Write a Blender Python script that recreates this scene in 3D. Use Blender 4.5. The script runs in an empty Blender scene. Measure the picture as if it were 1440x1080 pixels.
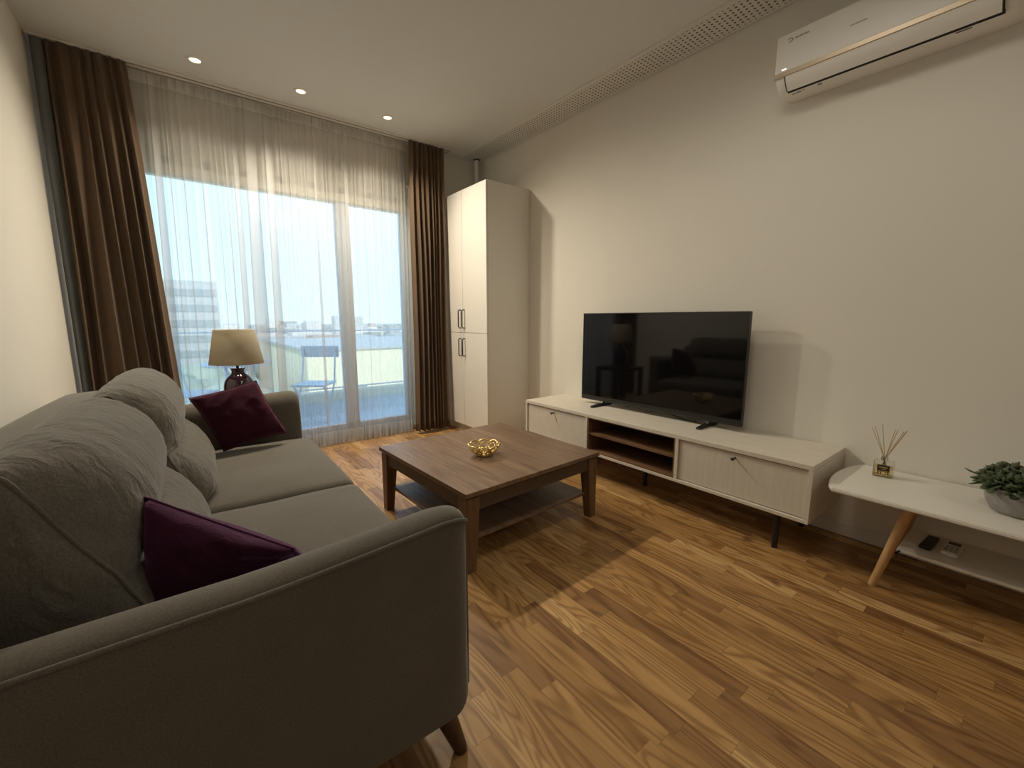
import bpy, bmesh, math, random
from mathutils import Vector, Matrix, noise
R = math.radians
PI = math.pi
random.seed(7)
col = bpy.context.scene.collection
sc = bpy.context.scene

# ------------------------------------------------------------------ materials
class NT:
    def __init__(s, name):
        s.m = bpy.data.materials.new(name); s.m.use_nodes = True
        s.t = s.m.node_tree; s.n = s.t.nodes; s.n.clear()
        s.out = s.n.new('ShaderNodeOutputMaterial')
    def add(s, typ, **kw):
        n = s.n.new(typ)
        for k, v in kw.items(): setattr(n, k, v)
        return n
    def link(s, a, b): s.t.links.new(a, b)
    def math(s, op, a, b=None, c=None, clamp=False):
        n = s.n.new('ShaderNodeMath'); n.operation = op; n.use_clamp = clamp
        for i, v in enumerate((a, b, c)):
            if v is None: continue
            if isinstance(v, (int, float)): n.inputs[i].default_value = v
            else: s.link(v, n.inputs[i])
        return n.outputs[0]
    def mix(s, fac, a, b, typ='MIX'):
        n = s.n.new('ShaderNodeMix'); n.data_type = 'RGBA'; n.blend_type = typ
        for sock, v in ((n.inputs[0], fac), (n.inputs[6], a), (n.inputs[7], b)):
            if isinstance(v, (int, float)): sock.default_value = v
            elif isinstance(v, tuple): sock.default_value = (*v[:3], 1)
            else: s.link(v, sock)
        return n.outputs[2]
    def ramp(s, fac, stops):
        n = s.n.new('ShaderNodeValToRGB'); s.link(fac, n.inputs[0])
        e = n.color_ramp.elements
        while len(e) < len(stops): e.new(0.5)
        for i, (p, c) in enumerate(stops):
            e[i].position = p; e[i].color = (*c, 1)
        return n.outputs[0]
    def coord(s, scale=(1, 1, 1)):
        tc = s.n.new('ShaderNodeTexCoord'); mp = s.n.new('ShaderNodeMapping')
        mp.inputs['Scale'].default_value = scale
        s.link(tc.outputs['Object'], mp.inputs[0]); return mp.outputs[0]
    def noise(s, vec, scale, detail=3, rough=.55, dist=0):
        n = s.n.new('ShaderNodeTexNoise'); s.link(vec, n.inputs['Vector'])
        n.inputs['Scale'].default_value = scale; n.inputs['Detail'].default_value = detail
        n.inputs['Roughness'].default_value = rough; n.inputs['Distortion'].default_value = dist
        return n.outputs['Fac']
    def bsdf(s, color, rough=.5, metal=0, spec=.5, sheen=0, coat=0, bump=None, bs=.1, bd=.01, **kw):
        b = s.n.new('ShaderNodeBsdfPrincipled')
        for sock, v in (('Base Color', color), ('Roughness', rough)):
            if isinstance(v, tuple): b.inputs[sock].default_value = (*v, 1)
            elif isinstance(v, (int, float)): b.inputs[sock].default_value = v
            else: s.link(v, b.inputs[sock])
        b.inputs['Metallic'].default_value = metal
        b.inputs['Specular IOR Level'].default_value = spec
        b.inputs['Sheen Weight'].default_value = sheen
        b.inputs['Coat Weight'].default_value = coat
        for k, v in kw.items(): b.inputs[k].default_value = v
        if bump is not None:
            bn = s.n.new('ShaderNodeBump'); bn.inputs['Strength'].default_value = bs; bn.inputs['Distance'].default_value = bd
            s.link(bump, bn.inputs['Height']); s.link(bn.outputs[0], b.inputs['Normal'])
        s.link(b.outputs[0], s.out.inputs[0]); return b

def plain(name, c, rough=.5, var=.04, nscale=8, bs=.05, bscale=200, **kw):
    t = NT(name); v = t.coord()
    n = t.noise(v, nscale)
    c2 = tuple(max(0, x * (1 - var * 2)) for x in c)
    cc = t.mix(n, c2, tuple(x * (1 + var) for x in c))
    t.bsdf(cc, rough, bump=t.noise(v, bscale, 2), bs=bs, bd=.002, **kw)
    return t.m

def wood(name, light, dark, axis='y', rough=.45, scale=1.0, planks=0):
    t = NT(name)
    sc_ = {'x': (1.2, 14, 14), 'y': (14, 1.2, 14), 'z': (14, 14, 1.2)}[axis]
    v = t.coord(tuple(a * scale for a in sc_))
    a = t.noise(v, 2.2, 5, .6, .6)
    b = t.noise(v, 9, 3, .6, .2)
    f = t.math('ADD', t.math('MULTIPLY', a, .75), t.math('MULTIPLY', b, .25))
    c = t.ramp(f, [(.34, dark), (.5, tuple((p + q) / 2 for p, q in zip(light, dark))), (.66, light)])
    if planks:
        tc = t.add('ShaderNodeTexCoord'); sp = t.add('ShaderNodeSeparateXYZ'); t.link(tc.outputs['Object'], sp.inputs[0])
        ax = sp.outputs[0] if axis == 'y' else sp.outputs[1]
        w = t.add('ShaderNodeTexWhiteNoise', noise_dimensions='1D')
        t.link(t.math('FLOOR', t.math('DIVIDE', ax, planks)), w.inputs['W'])
        c = t.mix(t.math('MULTIPLY', w.outputs[0], .45), c, dark)
    t.bsdf(c, rough, bump=b, bs=.08, bd=.002)
    return t.m

def floor_mat():
    t = NT('oak_parquet')
    tc = t.add('ShaderNodeTexCoord'); sp = t.add('ShaderNodeSeparateXYZ'); t.link(tc.outputs['Object'], sp.inputs[0])
    X, Y = sp.outputs[0], sp.outputs[1]
    W_, L_ = .064, .44
    xs = t.math('DIVIDE', X, W_); strip = t.math('FLOOR', xs)
    w1 = t.add('ShaderNodeTexWhiteNoise', noise_dimensions='1D'); t.link(strip, w1.inputs['W'])
    ln = t.math('ADD', L_, t.math('MULTIPLY', w1.outputs[0], .22))
    ys = t.math('ADD', t.math('DIVIDE', Y, ln), t.math('MULTIPLY', w1.outputs[0], 37.7))
    board = t.math('FLOOR', ys)
    cm = t.add('ShaderNodeCombineXYZ'); t.link(strip, cm.inputs[0]); t.link(board, cm.inputs[1])
    w2 = t.add('ShaderNodeTexWhiteNoise', noise_dimensions='2D'); t.link(cm.outputs[0], w2.inputs['Vector'])
    idv = w2.outputs[0]
    # per-board grain coordinates
    g = t.add('ShaderNodeCombineXYZ')
    t.link(t.math('ADD', t.math('MULTIPLY', X, 1.0), t.math('MULTIPLY', idv, 31.)), g.inputs[0])
    t.link(t.math('ADD', t.math('MULTIPLY', Y, .13), t.math('MULTIPLY', idv, 17.)), g.inputs[1])
    t.link(t.math('MULTIPLY', idv, 9.), g.inputs[2])
    # flowing iso-line grain: rings of a smooth noise field
    fld = t.noise(g.outputs[0], 9., 1.5, .45, .3)
    amp = t.math('ADD', 55., t.math('MULTIPLY', idv, 50.))
    ring = t.math('SINE', t.math('MULTIPLY', fld, amp))
    ring = t.math('POWER', t.math('ADD', t.math('MULTIPLY', ring, .5), .5), 2.2)
    g2 = t.add('ShaderNodeMapping'); t.link(g.outputs[0], g2.inputs[0]); g2.inputs['Scale'].default_value = (1, .35, 1)
    fine = t.noise(g2.outputs[0], 260., 3, .6)
    mid = t.noise(g2.outputs[0], 40., 2, .5)
    base = t.ramp(idv, [(0, (.30, .155, .058)), (.3, (.42, .235, .084)), (.7, (.52, .302, .113)), (1, (.66, .425, .190))])
    dark = t.mix(1, base, (.36, .28, .20), 'MULTIPLY')
    c = t.mix(t.math('MULTIPLY', ring, .62), base, dark)
    c = t.mix(t.math('MULTIPLY', t.math('SUBTRACT', fine, .35, clamp=True), .8), c, dark)
    c = t.mix(t.math('MULTIPLY', t.math('SUBTRACT', mid, .45, clamp=True), 1.2), c, dark)
    # knots
    kn = t.noise(tc.outputs['Object'], 7.5, 0, .5)
    kf = t.math('MULTIPLY', t.math('SUBTRACT', kn, .80, clamp=True), 9, clamp=True)
    c = t.mix(kf, c, (.10, .045, .018))
    fx = t.math('FRACT', xs); fy = t.math('FRACT', ys)
    ex = t.math('LESS_THAN', t.math('MINIMUM', fx, t.math('SUBTRACT', 1, fx)), .010)
    ey = t.math('LESS_THAN', t.math('MINIMUM', fy, t.math('SUBTRACT', 1, fy)), .0016)
    e = t.math('MAXIMUM', ex, ey)
    c = t.mix(t.math('MULTIPLY', e, .45), c, (.12, .06, .025))
    ro = t.math('ADD', .33, t.math('MULTIPLY', fine, .14))
    h = t.math('SUBTRACT', t.math('MULTIPLY', ring, -.15), e)
    t.bsdf(c, ro, bump=h, bs=.15, bd=.001, spec=.45)
    return t.m

def fabric(name, c1, c2, sheen=.5, nscale=5, bscale=300, wr=0, rough=.9, tint=(1, 1, 1)):
    t = NT(name); v = t.coord()
    n = t.noise(v, nscale, 4, .6, .5); f = t.noise(v, bscale, 2)
    c = t.mix(n, c1, c2)
    c = t.mix(t.math('MULTIPLY', t.math('SUBTRACT', f, .3, clamp=True), 1.3, clamp=True), c, tuple(x * .45 for x in c1))
    h = f
    if wr:
        mp = t.add('ShaderNodeMapping'); mp.inputs['Scale'].default_value = wr
        t.link(v, mp.inputs[0])
        h = t.math('ADD', t.math('MULTIPLY', f, .10), t.noise(mp.outputs[0], 7, 3, .55, 1.2))
    b = t.bsdf(c, rough, spec=.15, sheen=sheen, bump=h, bs=.5 if wr else .25, bd=.02 if wr else .001)
    b.inputs['Sheen Roughness'].default_value = .45
    b.inputs['Sheen Tint'].default_value = (*tint, 1)
    return t.m

def metal(name, c, rough=.3, bs=.02, bscale=150):
    t = NT(name); v = t.coord()
    t.bsdf(c, rough, metal=1, bump=t.noise(v, bscale, 2), bs=bs, bd=.002); return t.m

def emit(name, c, s):
    t = NT(name); e = t.add('ShaderNodeEmission'); e.inputs[0].default_value = (*c, 1); e.inputs[1].default_value = s
    t.link(e.outputs[0], t.out.inputs[0]); return t.m

def sheer_mat(name, dens, c=(.87, .86, .85)):
    t = NT(name); v = t.coord((1, 1, 1))
    tr = t.add('ShaderNodeBsdfTransparent'); tr.inputs[0].default_value = (1, 1, 1, 1)
    tl = t.add('ShaderNodeBsdfTranslucent'); tl.inputs[0].default_value = (*c, 1)
    df = t.add('ShaderNodeBsdfDiffuse'); df.inputs[0].default_value = (*c, 1)
    m1 = t.add('ShaderNodeMixShader'); m1.inputs[0].default_value = .68
    t.link(tl.outputs[0], m1.inputs[1]); t.link(df.outputs[0], m1.inputs[2])
    n = t.noise(v, 260, 2)
    m2 = t.add('ShaderNodeMixShader')
    t.link(t.math('ADD', dens - .02, t.math('MULTIPLY', n, .04), clamp=True), m2.inputs[0])
    t.link(tr.outputs[0], m2.inputs[1]); t.link(m1.outputs[0], m2.inputs[2]); t.link(m2.outputs[0], t.out.inputs[0])
    return t.m

def glass_mat(name, c=(.97, .98, .98), gl=.06):
    t = NT(name)
    tr = t.add('ShaderNodeBsdfTransparent'); tr.inputs[0].default_value = (*c, 1)
    g = t.add('ShaderNodeBsdfGlossy'); g.inputs['Roughness'].default_value = .02
    lw = t.add('ShaderNodeFresnel'); lw.inputs[0].default_value = 1.45
    m = t.add('ShaderNodeMixShader'); t.link(lw.outputs[0], m.inputs[0])
    t.link(tr.outputs[0], m.inputs[1]); t.link(g.outputs[0], m.inputs[2]); t.link(m.outputs[0], t.out.inputs[0])
    return t.m

def perf_mat():
    t = NT('perforated_white_metal')
    tc = t.add('ShaderNodeTexCoord'); sp = t.add('ShaderNodeSeparateXYZ'); t.link(tc.outputs['Object'], sp.inputs[0])
    p = .0285
    def cell(o):
        a = t.math('SUBTRACT', t.math('FRACT', t.math('DIVIDE', o, p)), .5)
        return t.math('MULTIPLY', a, a)
    d = t.math('ADD', cell(sp.outputs[0]), cell(sp.outputs[1]))
    hole = t.math('LESS_THAN', d, .050)
    edge = t.math('LESS_THAN', t.math('ABSOLUTE', t.math('ADD', sp.outputs[0], .0)), .0995)
    hole = t.math('MULTIPLY', hole, edge)
    c = t.mix(hole, (.74, .72, .68), (.06, .055, .05))
    t.bsdf(c, .5, bump=t.math('SUBTRACT', 1, hole), bs=.6, bd=.002)
    return t.m

M = {}
M['wall'] = plain('wall_paint', (.80, .77, .705), .9, .015, 3, .06, 260, spec=.2)
M['ceil'] = plain('ceiling_paint', (.745, .755, .735), .9, .01, 3, .04, 200, spec=.2)
M['white'] = plain('white_lacquer', (.80, .77, .71), .42, .01, 3, .01)
M['trim'] = plain('white_trim_paint', (.78, .76, .72), .45, .01)
M['frame'] = plain('daylight_tinted_white_frame', (.66, .75, .84), .4, .01)  # white frame, with the blue cast of daylight mixed into its colour
M['floor'] = floor_mat()
M['walnut'] = wood('brown_walnut_veneer', (.285, .180, .110), (.125, .072, .044), 'y', .42, 1.0, .13)
M['walnut_dark'] = plain('dark_walnut_edge', (.10, .066, .042), .5, .12, 30)
M['walnut_z'] = wood('brown_walnut_leg', (.24, .135, .07), (.115, .06, .032), 'z', .45, 1.4)
M['niche'] = wood('niche_wood', (.27, .15, .075), (.12, .06, .03), 'y', .5, 1.2)
M['ash'] = wood('pale_whitewashed_ash', (.73, .68, .59), (.64, .585, .50), 'y', .5, 2.2)
M['ash_door'] = wood('pale_whitewashed_ash_front', (.70, .65, .565), (.63, .575, .49), 'z', .5, 2.4)
M['beech'] = wood('natural_beech', (.62, .38, .18), (.47, .265, .11), 'z', .4, 1.6)
M['sofaleg'] = wood('dark_stained_beech', (.075, .035, .018), (.035, .017, .010), 'z', .35, 2)
M['black'] = plain('black_metal', (.012, .012, .013), .4, .02)
M['blackwood'] = plain('black_stained_wood', (.018, .016, .016), .35, .1)
M['sofa'] = fabric('taupe_velvet', (.120, .106, .086), (.195, .174, .142), .35, 4)
M['sofa_back'] = fabric('taupe_velvet_wrinkled', (.125, .113, .095), (.205, .186, .157), .35, 6, wr=(2.2, 3.2, 1.6))
M['drape'] = fabric('brown_curtain_cloth', (.150, .100, .066), (.19, .130, .086), .15, 3)
M['lining'] = fabric('blue_grey_lining', (.20, .22, .23), (.26, .28, .29), .1, 3)
M['purple'] = fabric('burgundy_velvet', (.034, .005, .014), (.050, .007, .020), .4, 8, tint=(.9, .35, .6))
M['plum'] = fabric('plum_purple_velvet', (.034, .006, .019), (.052, .009, .029), .5, 8, wr=(1.4, 1.4, 1.4), tint=(.75, .35, .8))
M['sheer'] = sheer_mat('sheer_voile', .37)
M['hem'] = sheer_mat('sheer_hem', .55)
M['glass'] = glass_mat('window_glass')
M['screen'] = NT('tv_screen'); _v = M['screen'].coord(); M['screen'].bsdf((.004, .004, .005), .05, spec=.5, bump=M['screen'].noise(_v, 30, 1), bs=.002, bd=.001); M['screen'] = M['screen'].m
M['bezel'] = metal('dark_silver_bezel', (.07, .07, .07), .35)
M['gold'] = metal('brass_gold', (.78, .58, .24), .32, .6, 220)
M['champagne'] = metal('champagne_strip', (.62, .52, .40), .45)
M['chrome'] = metal('chrome', (.8, .8, .8), .12)
M['ac'] = plain('white_ac_plastic', (.88, .87, .83), .35, .005, 3, .0)
M['grey'] = plain('grey_print', (.30, .29, .27), .6, .05)
M['darkgap'] = plain('dark_gap', (.01, .01, .01), .8)
M['ceramic'] = plain('aubergine_glazed_ceramic', (.030, .008, .022), .07, .1, 6, .02, 8, coat=.6)
M['shade'] = fabric('cream_lampshade_linen', (.66, .60, .47), (.70, .64, .51), .1, 20, 700)
_n = M['shade'].node_tree; _tl = _n.nodes.new('ShaderNodeBsdfTranslucent'); _tl.inputs[0].default_value = (.72, .64, .48, 1); _mx = _n.nodes.new('ShaderNodeMixShader'); _mx.inputs[0].default_value = .4
_o = [x for x in _n.nodes if x.type == 'OUTPUT_MATERIAL'][0]; _p = [x for x in _n.nodes if x.type == 'BSDF_PRINCIPLED'][0]
_n.links.new(_p.outputs[0], _mx.inputs[1]); _n.links.new(_tl.outputs[0], _mx.inputs[2]); _n.links.new(_mx.outputs[0], _o.inputs[0])
M['concrete'] = plain('pale_grey_concrete', (.36, .345, .325), .8, .16, 14, .3, 120)
M['soil'] = plain('dark_soil', (.03, .02, .013), .95, .2, 60, .6, 90)
M['leaf'] = plain('green_succulent_leaf', (.085, .115, .055), .5, .22, 12, .1, 60)
M['leaf2'] = plain('pale_green_succulent_leaf', (.135, .165, .09), .5, .22, 12, .1, 60)
M['reed'] = plain('rattan_reed', (.52, .36, .19), .7, .1, 40)
M['remote_white'] = plain('white_remote_plastic', (.72, .69, .64), .35, .02)
M['btn'] = plain('dark_brown_buttons', (.08, .05, .04), .5)
M['liquid'] = glass_mat('amber_liquid', (.96, .88, .62))
M['bottle'] = glass_mat('clear_bottle_glass', (.95, .95, .93))
M['label'] = plain('black_paper_label', (.015, .010, .010), .5)
M['perf'] = perf_mat()
M['bulb'] = emit('downlight_glow', (1, .72, .38), 4)
M['led'] = emit('indicator_light', (1, .97, .9), 2.0)
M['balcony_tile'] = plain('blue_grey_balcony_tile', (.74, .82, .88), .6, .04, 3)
M['facade'] = plain('cream_render', (.80, .76, .62), .9, .03, 1)
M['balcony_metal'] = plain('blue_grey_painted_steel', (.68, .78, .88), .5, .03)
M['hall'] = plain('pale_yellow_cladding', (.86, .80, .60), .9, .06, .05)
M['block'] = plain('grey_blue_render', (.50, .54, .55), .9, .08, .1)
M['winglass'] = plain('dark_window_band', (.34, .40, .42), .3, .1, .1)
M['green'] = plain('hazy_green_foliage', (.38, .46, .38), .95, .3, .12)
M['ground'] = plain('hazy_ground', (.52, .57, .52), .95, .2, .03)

def city_mat():
    t = NT('hazy_city_mix'); g = t.add('ShaderNodeNewGeometry')
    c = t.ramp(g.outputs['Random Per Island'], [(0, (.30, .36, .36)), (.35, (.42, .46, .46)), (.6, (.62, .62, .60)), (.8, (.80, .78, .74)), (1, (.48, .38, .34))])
    t.bsdf(c, .9); return t.m
M['city'] = city_mat()

# ------------------------------------------------------------------ helpers
def link(name, me, mat=None, parent=None, smooth=False):
    o = bpy.data.objects.new(name, me); col.objects.link(o)
    if mat is not None: me.materials.append(M[mat] if isinstance(mat, str) else mat)
    if parent is not None: o.parent = parent
    if smooth:
        for p in me.polygons: p.use_smooth = True
    return o

def obj(name, bm, mat=None, parent=None, smooth=False, angle=None):
    me = bpy.data.meshes.new(name); bmesh.ops.recalc_face_normals(bm, faces=bm.faces[:]); bm.to_mesh(me); bm.free()
    o = link(name, me, mat, parent, smooth)
    if angle is not None:
        for p in me.polygons: p.use_smooth = True
        me.set_sharp_from_angle(angle=R(angle))
    return o

def tag(o, label, cat, group=None, kind=None):
    o['label'] = label; o['category'] = cat
    if group: o['group'] = group
    if kind: o['kind'] = kind
    return o

def thing(name, label, cat, loc=(0, 0, 0), rz=0, group=None):
    o = bpy.data.objects.new(name, None); o.empty_display_size = .1; col.objects.link(o)
    o.location = loc; o.rotation_euler = (0, 0, rz)
    return tag(o, label, cat, group)

def struct(o):
    o['kind'] = 'structure'; return o

def box(bm, x0, x1, y0, y1, z0, z1, r=0, seg=2, cuts=None, rot=None):
    b = bmesh.new(); bmesh.ops.create_cube(b, size=1)
    for v in b.verts:
        v.co = Vector(((x0 + x1) / 2 + v.co.x * (x1 - x0), (y0 + y1) / 2 + v.co.y * (y1 - y0), (z0 + z1) / 2 + v.co.z * (z1 - z0)))
    if r: bmesh.ops.bevel(b, geom=b.edges[:] , offset=r, segments=seg, profile=.5, affect='EDGES')
    if cuts:
        for ax, n in enumerate(cuts):
            lo, hi = ((x0, x1), (y0, y1), (z0, z1))[ax]
            for k in range(1, n):
                co = [0, 0, 0]; co[ax] = lo + (hi - lo) * k / n; no = [0, 0, 0]; no[ax] = 1
                bmesh.ops.bisect_plane(b, geom=b.verts[:] + b.edges[:] + b.faces[:], plane_co=co, plane_no=no)
    if rot is not None: bmesh.ops.transform(b, matrix=rot, verts=b.verts)
    me = bpy.data.meshes.new('t'); b.to_mesh(me); b.free(); bm.from_mesh(me); bpy.data.meshes.remove(me)
    return bm

def nb(*a, **k): return box(bmesh.new(), *a, **k)

def tube(bm, pts, r, n=10, closed=False, cap=True):
    pts = [Vector(p) for p in pts]; N = len(pts)
    rr = r if isinstance(r, (list, tuple)) else [r] * N
    rings = []; up = None
    for i, p in enumerate(pts):
        if closed: d = pts[(i + 1) % N] - pts[i - 1]
        else: d = pts[min(i + 1, N - 1)] - pts[max(i - 1, 0)]
        d.normalize()
        if up is None:
            up = Vector((0, 0, 1)) if abs(d.z) < .9 else Vector((1, 0, 0))
        a = d.cross(up).normalized(); b = a.cross(d).normalized(); up = b
        rings.append([bm.verts.new(p + (a * math.cos(t * 2 * PI / n) + b * math.sin(t * 2 * PI / n)) * rr[i]) for t in range(n)])
    for i in range(N if closed else N - 1):
        A, B = rings[i], rings[(i + 1) % N]
        for t in range(n): bm.faces.new((A[t], A[(t + 1) % n], B[(t + 1) % n], B[t]))
    if cap and not closed:
        bm.faces.new(rings[0]); bm.faces.new(rings[-1])
    return bm

def lathe(bm, prof, n=32, c=(0, 0)):
    rings = []
    for r, z in prof:
        if r < 1e-5: rings.append([bm.verts.new((c[0], c[1], z))])
        else: rings.append([bm.verts.new((c[0] + r * math.cos(t * 2 * PI / n), c[1] + r * math.sin(t * 2 * PI / n), z)) for t in range(n)])
    for A, B in zip(rings, rings[1:]):
        for t in range(n):
            u = (t + 1) % n
            if len(A) == 1 and len(B) == 1: continue
            if len(A) == 1: bm.faces.new((A[0], B[u], B[t]))
            elif len(B) == 1: bm.faces.new((A[t], A[u], B[0]))
            else: bm.faces.new((A[t], A[u], B[u], B[t]))
    return bm

def prism(bm, pts, ax, lo, hi):
    """extrude a polygon (2D points) along axis"""
    def mk(p, h):
        return {'x': (h, p[0], p[1]), 'y': (p[0], h, p[1]), 'z': (p[0], p[1], h)}[ax]
    A = [bm.verts.new(mk(p, lo)) for p in pts]; B = [bm.verts.new(mk(p, hi)) for p in pts]
    n = len(pts)
    for i in range(n): bm.faces.new((A[i], A[(i + 1) % n], B[(i + 1) % n], B[i]))
    bm.faces.new(A); bm.faces.new(B); return bm

def smooth_curve(pts, per=5, closed=True):
    out = []; n = len(pts)
    for i in range(n if closed else n - 1):
        p0, p1, p2, p3 = (pts[(i - 1) % n], pts[i], pts[(i + 1) % n], pts[(i + 2) % n])
        if not closed:
            p0 = pts[max(i - 1, 0)]; p3 = pts[min(i + 2, n - 1)]
        for k in range(per):
            t = k / per
            out.append(tuple(.5 * (2 * b + (c - a) * t + (2 * a - 5 * b + 4 * c - d) * t * t + (-a + 3 * b - 3 * c + d) * t ** 3) for a, b, c, d in zip(p0, p1, p2, p3)))
    if not closed: out.append(tuple(pts[-1]))
    return out

# ------------------------------------------------------------------ room
XL, XR, YB, YF, H = -.54, 2.65, -3.2, 3.96, 2.73
WX0, WX1, WZ1 = -.40, 1.88, 2.37           # window opening
struct(obj('floor', nb(XL - .2, XR + .2, YB - .2, YF + .25, -.12, 0), 'floor'))
struct(obj('ceiling', nb(XL - .2, XR + .2, YB - .2, YF + .25, H, H + .15), 'ceil'))
struct(obj('wall_left', nb(XL - .2, XL, YB - .2, YF + .25, 0, H), 'wall'))
struct(obj('wall_right', nb(XR, XR + .2, YB - .2, YF + .25, 0, H), 'wall'))
struct(obj('wall_back', nb(XL, XR, YB - .2, YB, 0, H), 'wall'))
b = bmesh.new()
box(b, XL, WX0, YF, YF + .25, 0, H); box(b, WX1, XR, YF, YF + .25, 0, H); box(b, WX0, WX1, YF, YF + .25, WZ1, H)
struct(obj('wall_front', b, 'wall'))
def base(x0, x1, y0, y1, name):
    struct(obj(name, nb(x0, x1, y0, y1, 0, .068, r=.003), 'trim'))
base(XR - .013, XR, YB, YF, 'baseboard_right'); base(XL, XL + .013, YB, YF, 'baseboard_left')
base(XL + .013, XR - .013, YB, YB + .013, 'baseboard_back'); base(WX1, XR - .013, YF - .013, YF, 'baseboard_front')

# window
b = bmesh.new(); fy0, fy1 = 4.08, 4.16
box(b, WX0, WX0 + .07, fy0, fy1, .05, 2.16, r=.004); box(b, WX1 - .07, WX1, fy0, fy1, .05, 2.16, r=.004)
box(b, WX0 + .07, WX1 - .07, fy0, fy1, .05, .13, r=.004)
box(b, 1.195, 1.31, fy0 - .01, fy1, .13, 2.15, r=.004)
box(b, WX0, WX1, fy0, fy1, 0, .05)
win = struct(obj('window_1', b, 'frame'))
b = bmesh.new()
box(b, WX0, WX1, fy0 - .02, fy1 + .03, 2.15, 2.22, r=.004); box(b, WX0, WX1, fy0 + .005, fy1 + .03, 2.22, 2.275); box(b, WX0, WX1, fy0 - .02, fy1 + .03, 2.275, WZ1, r=.004)
hd = obj('window_head', b, 'facade', win)
b = bmesh.new()
for k in range(9):
    x = WX0 + .18 + k * .245
    box(b, x, x + .03, fy0 - .006, fy0 + .006, 2.228, 2.27)
obj('trickle_vent', b, 'grey', win)
b = bmesh.new(); box(b, WX0 + .07, 1.2, 4.115, 4.123, .13, 2.15); box(b, 1.305, WX1 - .07, 4.115, 4.123, .13, 2.15)
obj('window_pane', b, 'glass', win)
struct(obj('trim_1', nb(WX0, WX1, YF, fy0, -.001, .012), 'walnut'))
trim = bpy.data.objects['trim_1']

# downlights
DL = [(.241, 3.542, 'recessed round ceiling spotlight nearest the left brown curtain'),
      (.849, 3.535, 'recessed round ceiling spotlight between the other two, above the sheer curtain'),
      (1.492, 3.539, 'recessed round ceiling spotlight nearest the tall white cupboard')]
lamp0 = None
for (x, y, lb), pw in zip(DL, (38, 116, 96)):
    t = thing('ceiling_downlight', lb, 'spotlight', (x, y, H), 0, 'recessed ceiling spotlights by the window')
    if lamp0 is None:
        b = bmesh.new(); lathe(b, [(.030, -.002), (.033, -.006), (.043, -.005), (.046, 0)], 32)
        r_ = obj('trim_ring', b, 'trim', t, True)
        b = bmesh.new(); lathe(b, [(0, -.0035), (.030, -.0035)], 32)
        u_ = obj('bulb', b, 'bulb', t)
        lamp0 = (r_, u_)
    else:
        for s in lamp0:
            c = s.copy(); col.objects.link(c); c.parent = t
    ld = bpy.data.lights.new('spot', 'SPOT'); ld.energy = pw; ld.color = (1, .88, .68); ld.spot_size = R(150); ld.spot_blend = 1; ld.shadow_soft_size = .045
    lo = bpy.data.objects.new('spot_light', ld); col.objects.link(lo); lo.parent = t; lo.location = (0, 0, -.03); lo.rotation_euler = (R(-20), 0, 0)
# unseen fill spots added to brighten the room, above and behind the view
for x, y, pw in [(1.30, .75, 34), (1.49, -1.6, 34)]:
    ld = bpy.data.lights.new('fill_spot', 'SPOT'); ld.energy = pw; ld.color = (1, .92, .78); ld.spot_size = R(176); ld.spot_blend = .5; ld.shadow_soft_size = .25
    lo = bpy.data.objects.new('fill_light', ld); col.objects.link(lo); lo.location = (x, y, H - .03)

# perforated strip on ceiling
st = thing('ceiling_vent_strip', 'long perforated white strip on the ceiling along the right wall', 'vent', (2.515, 1.9, H))
b = nb(-.130, .115, -4.9, 1.98, -.007, 0, r=.002)
obj('perforated_plate', b, 'perf', st)
b = bmesh.new(); box(b, -.133, -.127, -4.9, 1.98, -.009, 0); box(b, .112, .118, -4.9, 1.98, -.009, 0)
obj('edge_bead', b, 'trim', st)

# pipe in the corner
pp = thing('heating_pipe', 'white vertical pipe in the corner above the tall cupboard', 'pipe', (2.56, 3.86, 2.287))
b = bmesh.new(); tube(b, [(0, 0, 0), (0, 0, .44)], .022, 20); obj('pipe_body', b, 'trim', pp, angle=40)
b = bmesh.new(); lathe(b, [(.0225, .43), (.036, .433), (.036, .442), (.0225, .443)], 24); obj('collar', b, 'black', pp, True)

# ------------------------------------------------------------------ curtains
rail = thing('curtain_rail', 'white double curtain track along the ceiling in front of the window', 'curtain track', (0, 3.84, H))
b = bmesh.new(); box(b, XL + .01, 2.24, -.055, .055, -.012, 0, r=.002)
obj('rail_body', b, 'trim', rail)
b = bmesh.new(); box(b, XL + .02, 2.23, .018, .026, -.016, -.011); box(b, XL + .02, 2.23, -.034, -.026, -.016, -.011)
obj('channel', b, 'grey', rail)

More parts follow.
